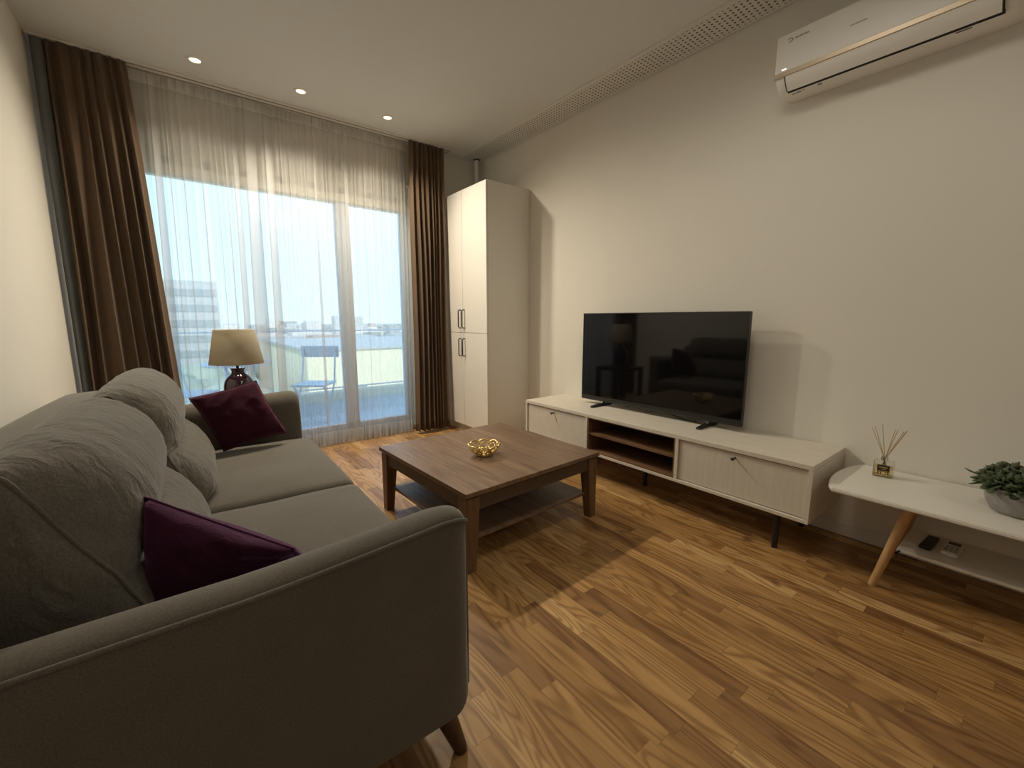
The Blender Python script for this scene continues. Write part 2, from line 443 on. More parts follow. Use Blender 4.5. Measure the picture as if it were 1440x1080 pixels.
def cloth(name, n_fold, x_top, x_bot, y_top, y_bot, z0, z1, amp, over, mat, parent=None, seed=1, nz=26, per=14, solid=0, zlo=None, zhi=None, flare=1.0, wob=.4, off=0, pleat=False):
    rnd = random.Random(seed)
    ph = [rnd.uniform(-.5, .5) for _ in range(n_fold + 2)]
    am = [rnd.uniform(.55, 1.25) for _ in range(n_fold + 2)]
    wd = [rnd.uniform(.5, 1.5) for _ in range(n_fold)]
    bw = [rnd.choice((.08, .10, .15, .22, .55, .70)) for _ in range(n_fold)]
    tot = sum(wd); cum = [0]
    for w in wd: cum.append(cum[-1] + w / tot)
    zlo = z0 if zlo is None else zlo; zhi = z1 if zhi is None else zhi
    bm = bmesh.new(); rows = []
    for j in range(nz + 1):
        z = zlo + (zhi - zlo) * j / nz
        v = (z1 - z) / (z1 - z0)            # 0 top .. 1 bottom
        e = v ** flare
        row = []
        for i in range(n_fold):
            w = (cum[i + 1] - cum[i])
            for k in range(per + (1 if i == n_fold - 1 else 0)):
                t = k / per; s = cum[i] + w * t
                a = am[i] * (1 - t) + am[i + 1] * t
                sway = wob * .012 * math.sin(v * 3.1 + ph[i] * 6 + i) * v
                xx = x_top[0] + (x_top[1] - x_top[0]) * s; xb = x_bot[0] + (x_bot[1] - x_bot[0]) * s
                x = xx * (1 - e) + xb * e
                fw = w * ((x_top[1] - x_top[0]) * (1 - e) + (x_bot[1] - x_bot[0]) * e)
                if pleat:
                    bb = bw[i] * (.8 + .4 * min(1, v * 1.6)); lo_, hi_ = .5 - bb / 2, .5 + bb / 2
                    tt = hi_ * t / .4 if t < .4 else (hi_ - bb * (t - .4) / .2 if t < .6 else lo_ + (1 - lo_) * (t - .6) / .4)
                    x += (tt - t) * fw
                else: x += over * fw * math.sin(2 * PI * t * 1.0 + ph[i] * .6) * (.35 + .65 * min(1, v * 2.2)) * a + sway - over * fw * math.sin(ph[i] * .6) * 0
                cs = math.cos(2 * PI * t)
                if pleat: cs = -math.cos(PI * t / .4) if t < .4 else (math.cos(PI * (t - .4) / .2) if t < .6 else -math.cos(PI * (t - .6) / .4)) 
                g = .45 + .55 * min(1, v * 3) + .25 * v
                y = (y_top * (1 - v) + y_bot * v) + amp * a * g * cs + .006 * math.sin(v * 7 + i * 2 + ph[i] * 9)
                y += amp * .12 * math.sin(2 * PI * t * 2 + i + v * 2)
                row.append(bm.verts.new((x, y + off, z + (0 if z > z0 + .02 else .004 * math.sin(i * 1.7 + t * 6)))))
        rows.append(row)
    for A, B in zip(rows, rows[1:]):
        for p in range(len(A) - 1): bm.faces.new((A[p], A[p + 1], B[p + 1], B[p]))
    o = obj(name, bm, mat, parent, True)
    if solid:
        m = o.modifiers.new('s', 'SOLIDIFY'); m.thickness = solid; m.offset = 0
    return o

ZT = H - .018
sh = thing('sheer_curtain', 'translucent white sheer curtain covering the balcony window down to the floor', 'curtain', (0, 0, 0))
kw = dict(n_fold=25, x_top=(-.16, 1.80), x_bot=(-.22, 1.78), y_top=3.875, y_bot=3.872, z0=.012, z1=ZT, amp=.020, over=.48, seed=11, per=20, pleat=True, wob=.9)
cloth('voile', mat='sheer', parent=sh, nz=30, **kw)
cloth('hem', mat='hem', parent=sh, nz=4, zlo=.012, zhi=.13, off=-.002, **kw)
cloth('heading_tape', mat='hem', parent=sh, nz=3, zlo=ZT - .07, zhi=ZT, off=-.002, **kw)

dl = thing('curtain', 'long brown curtain gathered at the left end of the window', 'curtain', (0, 0, 0), 0, 'brown curtains')
kw = dict(n_fold=7, x_top=(-.465, -.105), x_bot=(-.49, .010), y_top=3.79, y_bot=3.77, z0=.012, z1=ZT, amp=.030, over=.22, seed=5, per=18, flare=.9, wob=1.0)
cloth('curtain_cloth', mat='drape', parent=dl, nz=30, solid=.003, **kw)
kw2 = dict(kw); 
lin = cloth('lining', 1, (-.515, -.462), (-.525, -.485), 3.80, 3.78, .012, ZT, .012, 0, 'lining', dl, seed=3, nz=10, solid=.002)
lin['label'] = 'blue-grey curtain lining'
dr = thing('curtain', 'long brown curtain hanging beside the tall white cupboard', 'curtain', (0, 0, 0), 0, 'brown curtains')
kw = dict(n_fold=8, x_top=(1.79, 2.150), x_bot=(1.745, 2.115), y_top=3.79, y_bot=3.735, z0=.03, z1=ZT, amp=.034, over=.2, seed=9, per=18, wob=.5)
cloth('curtain_cloth', mat='drape', parent=dr, nz=30, solid=.003, **kw)

# ------------------------------------------------------------------ tall cabinet
tc = thing('tall_cupboard', 'tall cream cupboard with black bow handles in the right corner', 'cupboard', (2.155, 3.113, 0))
b = bmesh.new()
box(b, .018, .482, 0, .018, .0, 2.285, r=.001); box(b, .018, .482, .792, .81, 0, 2.285)
box(b, .018, .482, .018, .792, 2.267, 2.285); box(b, .018, .482, .018, .792, .075, .093); box(b, .474, .482, .018, .792, .093, 2.267)
box(b, .018, .474, .018, .792, .980, .996)
obj('carcass', b, 'white', tc)
obj('plinth', nb(.045, .06, .018, .792, 0, .075), 'ash', tc)
obj('filler_strip', nb(.4835, .4945, .0, .03, 0, 2.283), 'white', tc)
for (y0, y1, z0, z1, hy, hz0, hz1) in [(.002, .401, .992, 2.283, .372, 1.035, 1.204), (.404, .806, .992, 2.283, .440, 1.035, 1.204),
                                       (.002, .401, .080, .988, .372, .766, .932), (.404, .806, .080, .988, .440, .766, .932)]:
    d = obj('door', nb(0, .0175, y0, y1, z0, z1, r=.0012), 'white', tc)
    b = bmesh.new(); tube(b, [(0, hy, hz0), (-.022, hy, hz0), (-.030, hy, hz0 + .010), (-.030, hy, hz1 - .010), (-.022, hy, hz1), (0, hy, hz1)], .0055, 8)
    h = obj('handle', b, 'black', d, True); h['label'] = 'black bow handle'

# ------------------------------------------------------------------ tv cabinet
X0, Y0, L, ZB, ZTp = 2.185, .597, 2.013, .186, .467
D = XR - .003 - X0
tv = thing('tv_cabinet', 'long low pale wood tv cabinet with open walnut niche along the right wall', 'tv cabinet', (X0, Y0, 0))
b = bmesh.new(); th = .018
box(b, 0, D, 0, L, ZTp - .024, ZTp, r=.002); box(b, 0, D, 0, L, ZB, ZB + th, r=.002)
box(b, 0, D, 0, th, ZB + th, ZTp - .024); box(b, 0, D, L - th, L, ZB + th, ZTp - .024)
ya, yb = .675, 1.345       # niche
box(b, 0, D, ya - th, ya, ZB + th, ZTp - .024); box(b, 0, D, yb, yb + th, ZB + th, ZTp - .024)
box(b, D - .008, D, th, L - th, ZB + th, ZTp - .024)
obj('carcass', b, 'ash', tv)
zi0, zi1 = ZB + th, ZTp - .024
b = bmesh.new()
box(b, .004, D - .01, ya, ya + .010, zi0, zi1); box(b, .004, D - .01, yb - .010, yb, zi0, zi1)
box(b, .004, D - .01, ya + .01, yb - .01, zi0, zi0 + .008); box(b, .004, D - .01, ya + .01, yb - .01, zi1 - .006, zi1); box(b, D - .02, D - .01, ya + .01, yb - .01, zi0, zi1)
obj('niche_lining', b, 'niche', tv)['label'] = 'walnut lined open niche'
obj('shelf', nb(.012, D - .02, ya + .01, yb - .01, .322, .336), 'niche', tv)
for (y0, y1) in ((th + .003, ya - th - .003), (yb + th + .003, L - th - .003)):
    d = obj('drop_door', nb(.012, .030, y0, y1, zi0 + .004, zi1 - .006, r=.001), 'ash_door', tv)
    ym = .346 if y0 < 1 else 1.69
    b = bmesh.new(); tube(b, [(.012, ym, .412), (-.006, ym, .412), (-.020, ym, .412)], [.005, .005, .0085], 12)
    k = obj('knob', b, 'black', d, True); k['label'] = 'small black knob'
for (x, y) in ((.045, .14), (D - .06, .14), (.215, 1.004), (.045, L - .14), (D - .06, L - .14)):
    b = bmesh.new(); tube(b, [(x, y, 0), (x, y, ZB)], .0135, 16); obj('leg', b, 'black', tv, angle=40)

# television
t = thing('television', 'large flat black television standing on the pale cabinet', 'television', (2.50, 1.662, ZTp), R(1.3))
b = nb(-.006, .022, -.605, .605, .035, .695, r=.003); obj('back_case', b, 'black', t)
b = nb(-.0075, -.006, -.600, .600, .045, .691); obj('screen', b, 'screen', t)
b = bmesh.new(); box(b, -.009, -.002, -.606, .606, .033, .0445, r=.001); box(b, -.009, -.002, -.606, .606, .6915, .696); box(b, -.009, -.002, -.606, -.601, .04, .695); box(b, -.009, -.002, .601, .606, .04, .695)
obj('bezel', b, 'bezel', t)
b = nb(.022, .045, -.45, .45, .06, .45, r=.008); obj('rear_housing', b, 'black', t)
for y in (-.41, .405):
    b = bmesh.new()
    prism(b, [(-.125, 0), (-.125, .012), (-.02, .022), (0, .045), (.018, .045), (.02, .022), (.105, .010), (.105, 0)], 'y', y - .011, y + .011)
    obj('foot', b, 'black', t)
obj('sensor', nb(-.012, 0, -.018, .018, .022, .035, r=.003), 'black', t)
b = bmesh.new(); tube(b, smooth_curve([(.03, -.30, .06), (.02, -.31, .02), (.015, -.33, .006), (.03, -.30, .005), (.06, -.2, .004), (.12, -.1, .004)], 6, False), .003, 6); obj('cable', b, 'black', t, True)

# ------------------------------------------------------------------ coffee table
CT = thing('coffee_table', 'square walnut coffee table with lower shelf in front of the sofa', 'coffee table', (1.331, 1.935, 0), R(2.4))
hw = .452
obj('tabletop', nb(-hw, hw, -hw, hw, .358, .380, r=.002), 'walnut', CT)
b = bmesh.new(); a = .425
for s in (-1, 1):
    box(b, s * a - .009, s * a + .009, -a + .045, a - .045, .285, .348); box(b, -a + .045, a - .045, s * a - .009, s * a + .009, .285, .348)
box(b, -.43, .43, -.43, .43, .348, .358)
obj('apron', b, 'walnut_dark', CT)
for sx in (-1, 1):
    for sy in (-1, 1):
        b = bmesh.new(); o_ = .442; wt, wb = .068, .046
        def ring(w, z): return [b.verts.new((sx * (o_ - dx), sy * (o_ - dy), z)) for dx, dy in ((0, 0), (w, 0), (w, w), (0, w))]
        r1, r2, r3 = ring(wb, 0), ring(wt, .30), ring(wt, .348)
        for A, B in ((r1, r2), (r2, r3)):
            for i in range(4): b.faces.new((A[i], A[(i + 1) % 4], B[(i + 1) % 4], B[i]))
        b.faces.new(r1); b.faces.new(r3)
        bmesh.ops.recalc_face_normals(b, faces=b.faces[:]); bmesh.ops.bevel(b, geom=b.edges[:], offset=.002, segments=1, affect='EDGES')
        obj('leg', b, 'walnut_z', CT)
obj('shelf', nb(-.405, .405, -.405, .405, .128, .144, r=.002), 'walnut', CT)

# golden bowl
bw = thing('decorative_bowl', 'small open gold bowl made of braided rings on the coffee table', 'bowl', (1.262, 1.862, .380), R(10))
b = bmesh.new()
def ringpts(c, rad, nrm, n=26):
    nrm = Vector(nrm).normalized(); a = nrm.orthogonal().normalized(); q = nrm.cross(a)
    return [Vector(c) + (a * math.cos(k * 2 * PI / n) + q * math.sin(k * 2 * PI / n)) * rad for k in range(n)]
tube(b, ringpts((0, 0, .008), .040, (0, 0, 1)), .006, 8, True); tube(b, ringpts((0, 0, .008), .020, (0, 0, 1)), .005, 8, True)
for k in range(6): tube(b, [(0, 0, .008), (.04 * math.cos(k * PI / 3), .04 * math.sin(k * PI / 3), .008)], .004, 6)
obj('base_rosette', b, 'gold', bw, True)
for k in range(8):
    a = k * PI / 4; b = bmesh.new()
    c = Vector((.060 * math.cos(a), .060 * math.sin(a), .037))
    n_ = Vector((-math.cos(a) * .72, -math.sin(a) * .72, .69))
    tube(b, ringpts(c, .037, n_), .0052, 8, True)
    p = ringpts(c, .0345, n_, 48)
    for j in range(0, 48, 2):
        bmesh.ops.create_icosphere(b, subdivisions=1, radius=.0048, matrix=Matrix.Translation(c + (p[j] - c) * 1.09))
    tube(b, ringpts(c, .020, n_, 18), .003, 6, True)
    obj('ring', b, 'gold', bw, True)

# ------------------------------------------------------------------ side table (right edge)
sd = thing('bench_table', 'low white oval-ended table with splayed beech legs by the right wall', 'side table', (2.40, -.05, 0))
pts = []
def arc_end(sign):
    out = []
    for k in range(13):
        u = -1 + 2 * k / 12
        out.append((u * .243, .576 + .042 * (1 - abs(u) ** 2.0) - (.006 if abs(u) == 1 else 0)))
    return out
E1 = arc_end(1)                                   # far end (towards tv cabinet), local y up
pts = [(x, y) for x, y in E1] + [(x, -y) for x, y in reversed(E1)]
b = bmesh.new(); prism(b, pts, 'z', .383, .400)
bmesh.ops.recalc_face_normals(b, faces=b.faces[:]); bmesh.ops.bevel(b, geom=[e for e in b.edges if abs(e.verts[0].co.z - e.verts[1].co.z) < 1e-5], offset=.004, segments=2, affect='EDGES')
obj('tabletop', b, 'white', sd, angle=30)
b = bmesh.new(); p2 = [(x * .60 + .02, (y if y > 0 else y) * .60 * 1.0) for x, y in pts]
box(b, -.115, .17, -.355, .355, .155, .170, r=.004)
obj('shelf', b, 'white', sd)
for sx in (-1, 1):
    for sy in (-1, 1):
        b = bmesh.new(); tube(b, [(sx * .175, sy * .407, 0), (sx * .150, sy * .325, .385)], [.0135, .0195], 20)
        obj('leg', b, 'beech', sd, angle=40)
        b = bmesh.new(); tube(b, [(sx * .155, sy * .35, .163), (sx * .110, sy * .345, .163)], .004, 8); obj('bracket', b, 'black', sd, True)

# plant
pl = thing('potted_succulent', 'green succulent in a round grey concrete bowl on the white table', 'potted plant', (2.415, .002, .400))
b = bmesh.new(); lathe(b, [(0, 0), (.066, 0), (.078, .006), (.094, .035), (.101, .065), (.103, .095), (.1015, .098), (.097, .098), (.095, .08), (0, .08)], 40)
obj('pot', b, 'concrete', pl, angle=50)
b = bmesh.new(); lathe(b, [(0, .087), (.05, .086), (.0945, .082)], 24); obj('soil', b, 'soil', pl, True)
rnd = random.Random(4)
def leaf(bm, base, dirv, length, width, curl):
    d = Vector(dirv).normalized(); up = Vector((0, 0, 1)); s = d.cross(up)
    if s.length < .1: s = Vector((1, 0, 0))
    s.normalize(); nn = s.cross(d).normalized()
    prof = [(0, .25), (.2, .6), (.45, .9), (.7, 1.0), (.88, .7), (1, .05)]
    rows = []
    for t_, w in prof:
        p = Vector(base) + d * length * t_ + nn * curl * length * t_ * t_
        th_ = width * .28 * w
        rows.append([bm.verts.new(p + s * width * w * .5), bm.verts.new(p - nn * th_), bm.verts.new(p - s * width * w * .5), bm.verts.new(p + nn * th_ * .25)])
    for A, B in zip(rows, rows[1:]):
        for i in range(4): bm.faces.new((A[i], A[(i + 1) % 4], B[(i + 1) % 4], B[i]))
    bm.faces.new(rows[0]); bm.faces.new(rows[-1])
ros = [(-.0, -.0, .150, .062, (0, 0, 1)), (-.055, .025, .135, .052, (-.35, .15, 1)), (-.02, .075, .132, .052, (-.1, .55, 1)), (.045, .05, .15, .052, (.3, .35, 1)),
       (-.06, -.045, .135, .055, (-.45, -.3, 1)), (.05, -.04, .142, .05, (.4, -.3, 1)), (.0, -.075, .132, .052, (0, -.6, 1)), (-.065, .07, .118, .046, (-.7, .6, .7)),
       (.01, .105, .120, .045, (0, .95, .6)), (-.085, .0, .112, .044, (-1, 0, .6)), (.07, .08, .13, .042, (.4, .7, .8))]
for i, (x, y, z, r_, up) in enumerate(ros):
    r_ *= 1.22
    b = bmesh.new(); U = Vector(up).normalized(); q = U.to_track_quat('Z', 'Y').to_matrix().to_4x4()
    for lay, (cnt, el, ln) in enumerate(((6, 12, 1), (5, 34, .85), (4, 58, .6))):
        for k in range(cnt):
            az = k * 2 * PI / cnt + lay * .5 + rnd.uniform(-.15, .15); e_ = R(el + rnd.uniform(-6, 6))
            leaf(b, (0, 0, -.01), (math.cos(az) * math.cos(e_), math.sin(az) * math.cos(e_), math.sin(e_)), r_ * ln * rnd.uniform(.9, 1.15), r_ * .52 * (1 - lay * .1), .10)
    bmesh.ops.transform(b, matrix=Matrix.Translation((x, y, z)) @ q, verts=b.verts)
    tube(b, [(x * .6, y * .6, .084), (x, y, z)], .005, 6)
    obj('rosette', b, 'leaf2' if i in (3, 5, 0) else 'leaf', pl, True)
for a_ in (((-.01, .085, .100), (-.05, 1, -.25), .062, .022, -.15), ((-.03, .10, .125), (-.1, 1, .12), .060, .018, .2), ((-.09, .03, .1), (-1, .3, -.2), .05, .02, .1)):
    b = bmesh.new(); leaf(b, *a_); obj('trailing_leaf', b, 'leaf', pl, True)

# diffuser
df = thing('reed_diffuser', 'square glass reed diffuser bottle with black label on the white table', 'reed diffuser', (2.505, .417, .400), R(8))
b = nb(-.020, .020, -.036, .036, 0, .076, r=.004); obj('bottle', b, 'bottle', df)
b = nb(-.016, .016, -.032, .032, .006, .052, r=.003); obj('liquid', b, 'liquid', df)
lb = obj('paper_label', nb(-.0212, -.0202, -.022, .022, .026, .058), 'label', df)
b = bmesh.new(); yy = -.0135
for w in (.003, .0025, .003, .002, .003, .0025, .003): box(b, -.0216, -.0212, yy, yy + w, .045, .050); yy += .0042
box(b, -.0216, -.0212, -.008, .008, .038, .0395); box(b, -.0216, -.0212, -.021, .021, .0285, .0305)
obj('print', b, 'gold', lb)
b = bmesh.new(); lathe(b, [(.0, .098), (.008, .098), (.013, .096), (.0135, .078), (.011, .076), (0, .076)], 24); obj('collar', b, 'chrome', df, angle=40)
for dy, dx, ln in ((.058, .0, .145), (.050, .012, .148), (.024, .01, .152), (-.022, -.004, .135), (-.030, .01, .138), (-.050, .0, .14), (-.062, .01, .150), (-.057, -.012, .147)):
    b = bmesh.new(); tube(b, [(-dx * .3, -dy * .35, .01), (dx * .12, dy * .12, .098), (dx * 1.2, dy, .098 + ln - abs(dy) * .35)], .0014, 6); obj('reed', b, 'reed', df, True)

# remotes
rm = thing('remote_control', 'slim black remote control on the lower shelf of the white table', 'remote control', (2.437, .227, .170), R(-4))
obj('remote_body', nb(-.075, .075, -.019, .019, 0, .014, r=.005, seg=3), 'black', rm)
b = bmesh.new()
for i in range(5):
    for j in (-1, 0, 1): box(b, -.055 + i * .018, -.045 + i * .018, j * .011 - .0035, j * .011 + .0035, .014, .0152)
obj('buttons', b, 'blackwood', rm)
rm = thing('remote_control', 'white air conditioner remote lying right of the black remote on the shelf', 'remote control', (2.432, .157, .170), R(-3))
obj('remote_body', nb(-.070, .070, -.026, .026, 0, .020, r=.007, seg=3), 'remote_white', rm)
obj('display', nb(.022, .055, -.018, .018, .0195, .0207), 'btn', rm)
b = bmesh.new()
for i in range(3):
    for j in (-1, 0, 1): box(b, -.055 + i * .022, -.041 + i * .022, j * .014 - .005, j * .014 + .005, .0195, .0213)
obj('buttons', b, 'grey', rm)

# ------------------------------------------------------------------ air conditioner
ac = thing('air_conditioner', 'white wall-mounted air conditioner high on the right wall', 'air conditioner', (XR, .613, 2.235))
hy = .402
def acprof(s=0):
    return [(0, .004), (-.03, 0), (-.10, 0), (-.150, .008), (-.187, .032), (-.203, .070), (-.203, .200), (-.195, .235), (-.17, .249), (0, .251)]
prof = smooth_curve(acprof(), 3, False)
b = bmesh.new(); rings = []
for yy, s in ((-hy, .90), (-hy + .006, .95), (-hy + .02, .985), (-hy + .04, 1), (hy - .04, 1), (hy - .02, .985), (hy - .006, .95), (hy, .90)):
    rings.append([b.verts.new((x * s, yy, .12 + (z - .12) * (1 - (1 - s) * .8))) for x, z in prof])
for A, B in zip(rings, rings[1:]):
    for i in range(len(A) - 1): b.faces.new((A[i], A[i + 1], B[i + 1], B[i]))
b.faces.new(rings[0]); b.faces.new(rings[-1])
obj('housing', b, 'ac', ac, angle=50)
obj('front_panel', nb(-.2105, -.195, -hy + .004, hy - .004, .072, .240, r=.005, seg=3), 'ac', ac)
b = bmesh.new(); prism(b, [(-.2125, .054), (-.2125, .072), (-.196, .072), (-.198, .052), (-.209, .052)], 'y', -hy + .002, hy - .002)
obj('trim_strip', b, 'champagne', ac)['label'] = 'champagne gold strip'
lp = [(-.2065, .054), (-.2020, .040), (-.187, .016), (-.160, -.002), (-.154, .004), (-.180, .022), (-.194, .044), (-.197, .054)]
b = bmesh.new(); prism(b, lp, 'y', -hy + .05, hy - .05); lv = obj('louver', b, 'ac', ac, angle=40)
b = bmesh.new()
prism(b, [(-.158, .002), (-.140, -.0025), (-.136, .006), (-.154, .008)], 'y', -hy + .046, hy - .046)
for s in (-1, 1): prism(b, lp, 'y', s * (hy - .05) - .003, s * (hy - .05) + .003)
obj('outlet_gap', b, 'darkgap', ac)
obj('indicator', nb(-.2113, -.210, hy - .055, hy - .035, .082, .086), 'led', ac)
b = bmesh.new()
for k in range(7): # logo: small crescent mark
    a = R(40 + k * 40); box(b, -.2112, -.210, hy - .062 + .010 * math.cos(a) - .003, hy - .062 + .010 * math.cos(a) + .003, .205 + .008 * math.sin(a) - .002, .205 + .008 * math.sin(a) + .002)
y_ = hy - .082
for k in range(9): box(b, -.2112, -.210, y_ - .0048, y_, .203, .209 if k % 3 else .210); y_ -= .0066
obj('logo_print', b, 'grey', ac)
b = bmesh.new(); y_ = hy - .300
for k in range(7): box(b, -.2110, -.210, y_ - .006, y_, .150, .155); y_ -= .0085
obj('lettering', b, 'grey', ac)
# stickers on the underside
def under(name, y0, y1, t0, t1, mat):
    P0, P1 = Vector((-.126, 0, .0050)), Vector((-.060, 0, .0035))
    bm = bmesh.new(); vs = []
    for y in (y0, y1):
        for tt in (t0, t1):
            p = P0.lerp(P1, tt); vs.append((p.x - .0032, y, p.z - .0042))
    A = [bm.verts.new(v) for v in (vs[0], vs[1], vs[3], vs[2])]
    f = bm.faces.new(A); ex = bmesh.ops.extrude_face_region(bm, geom=[f])
    for v in [g for g in ex['geom'] if isinstance(g, bmesh.types.BMVert)]: v.co.z += .002
    obj(name, bm, mat, ac)
under('sticker', .335, .350, .25, .75, 'grey'); under('sticker', .310, .332, .2, .5, 'grey'); under('sticker', .288, .305, .45, .7, 'btn'); under('sticker', .292, .306, .15, .3, 'champagne')
under('sticker', .222, .240, .15, .55, 'grey'); under('sticker', -.27, -.225, .1, .2, 'btn')

# ------------------------------------------------------------------ lamp and its table
nt = thing('lamp_table', 'square black side table behind the far arm of the sofa', 'side table', (.297, 3.45, 0))
obj('tabletop', nb(-.22, .22, -.22, .22, .45, .490, r=.003), 'blackwood', nt)
for sx in (-1, 1):
    for sy in (-1, 1): obj('leg', nb(sx * .195 - .025, sx * .195 + .025, sy * .195 - .025, sy * .195 + .025, 0, .45, r=.002), 'blackwood', nt)
lm = thing('table_lamp', 'table lamp with cream tapered shade on a round aubergine ceramic base', 'lamp', (.297, 3.45, .490)); lm.scale = (1.095,) * 3
b = bmesh.new(); lathe(b, smooth_curve([(0, 0), (.05, 0), (.054, .008), (.066, .04), (.081, .09), (.085, .135), (.078, .185), (.060, .218), (.040, .236), (.035, .250), (.040, .265), (.043, .270), (.036, .272), (.0, .272)], 4, False), 40)
obj('base', b, 'ceramic', lm, True)
b = bmesh.new(); tube(b, [(0, 0, .27), (0, 0, .325)], .008, 12); tube(b, [(0, 0, .29), (0, 0, .34)], .014, 12)
obj('socket', b, 'chrome', lm, True)
b = bmesh.new(); lathe(b, [(.1475, .298), (.1485, .300), (.1095, .508), (.1085, .510), (.1065, .508), (.1455, .300), (.1475, .298)], 48)
obj('lamp_shade', b, 'shade', lm, True)
b = bmesh.new(); tube(b, ringpts((0, 0, .500), .1065, (0, 0, 1)), .002, 6, True)
for k in range(3): tube(b, [(0, 0, .44), (.106 * math.cos(k * 2.094), .106 * math.sin(k * 2.094), .500)], .0016, 6)
tube(b, [(0, 0, .33), (0, 0, .44)], .003, 6)
obj('harp', b, 'chrome', lm, True)

# ------------------------------------------------------------------ sofa
SX, SY, SR = .490, .780, R(-1.35)
sofa = thing('sofa', 'grey taupe velvet two seat sofa with loose back cushions along the left wall', 'sofa', (SX, SY, 0), SR)
LEN = 2.10
b = nb(-.985, -.015, .10, LEN - .10, .17, .275, r=.02, seg=3); obj('base_frame', b, 'sofa', sofa, angle=50)
def warp(bm, f):
    for v in bm.verts: v.co = f(v.co)
    return bm
def armz(v):
    v = v.copy()
    if v.z > .5:
        u = (v.x + 1.0)
        v.z += .008 * math.sin(u * 3) + .022 * max(0, (v.x + .35) / .35) ** 1.5 - .05 * max(0, (v.x + .045) / .045) ** 2
    return v
def arm(y0, y1, outer):
    # outer: -1 if outer face is at y0, +1 at y1
    bm = bmesh.new(); w = y1 - y0
    pr = [(0, .17), (0, .40), (0, .60), (.0, .640), (.010, .650), (.035, .657), (.065, .654), (.095, .640), (.120, .61), (.132, .57), (.145, .40), (.145, .25), (.14, .17)]
    pr = [(p[0] / .145 * w, p[1]) for p in pr]
    xs = [-1.0] + [-1.0 + i * .05 for i in range(1, 19)] + [-.075, -.055, -.04, -.028, -.018, -.009, -.003, 0]
    rows = []
    for x in xs:
        c = max(0, (x + .055) / .055); ins = (1 - math.sqrt(max(0, 1 - min(1, c) ** 2))) * .035
        cb = max(0, (x + .055) / .055); lift = (1 - math.sqrt(max(0, 1 - min(1, cb * .985) ** 2))) * .055
        row = []
        for py, pz in pr:
            py2 = py if outer > 0 else py
            yy = w / 2 + (py - w / 2) * (1 - ins / (w / 2) * (.9))
            z = pz
            if pz < .3: z = max(pz, .17 + lift) if pz < .2 else max(pz, .2 + lift)
            v = Vector((x, yy, z))
            if z > .5:
                v.z += .006 * math.sin((x + 1) * 3) + .030 * max(0, min(1, (x + .45) / .38)) ** 1.3 - (1 - math.sqrt(max(0, 1 - min(1, c) ** 2))) * .028
            if outer < 0: v.y = y0 + v.y
            else: v.y = y1 - v.y
            row.append(bm.verts.new(v))
        rows.append(row)
    n = len(pr)
    for A, B in zip(rows, rows[1:]):
        for i in range(n): bm.faces.new((A[i], A[(i + 1) % n], B[(i + 1) % n], B[i]))
    bm.faces.new(rows[0]); bm.faces.new(rows[-1])
    edge = [r_[3].co.copy() for r_ in rows] + [rows[-1][k].co.copy() for k in (2, 1, 0)]
    o = obj('arm', bm, 'sofa', sofa, angle=55)
    bm = bmesh.new(); s = -1 if outer < 0 else 1
    tube(bm, [p + Vector((.001, s * .0015, .001)) for p in edge], .0048, 8); obj('piping', bm, 'sofa', o, True)
    return o
arm(0, .145, -1)
arm(LEN - .145, LEN, 1)
# back frame
b = nb(-1.02, -.80, .02, LEN - .02, .17, .765, r=.055, seg=5, cuts=(1, 8, 1))
warp(b, lambda v: Vector((v.x - .0, v.y, v.z + (.02 * math.sin(max(0, min(1, v.y / LEN)) * PI) if v.z > .5 else 0) + (.015 * (v.x + 1.02) / .22 if v.z > .5 else 0))))
obj('back_frame', b, 'sofa', sofa, angle=60)
# seat cushions
for y0, y1 in ((.148, 1.048), (1.052, LEN - .148)):
    b = nb(-.80, .045, y0, y1, .275, .415, r=.04, seg=5, cuts=(10, 10, 1))
    def f(v, y0=y0, y1=y1):
        u = (v.x + .3775) / .4225; w = (v.y - (y0 + y1) / 2) / ((y1 - y0) / 2)
        k = max(0, 1 - abs(u) ** 3) * max(0, 1 - abs(w) ** 4)
        return Vector((v.x, v.y, v.z + (.022 * k if v.z > .36 else 0) + (.004 * noise.noise(v * 5) if v.z > .36 else 0)))
    warp(b, f); c = obj('seat_cushion', b, 'sofa', sofa, angle=60)
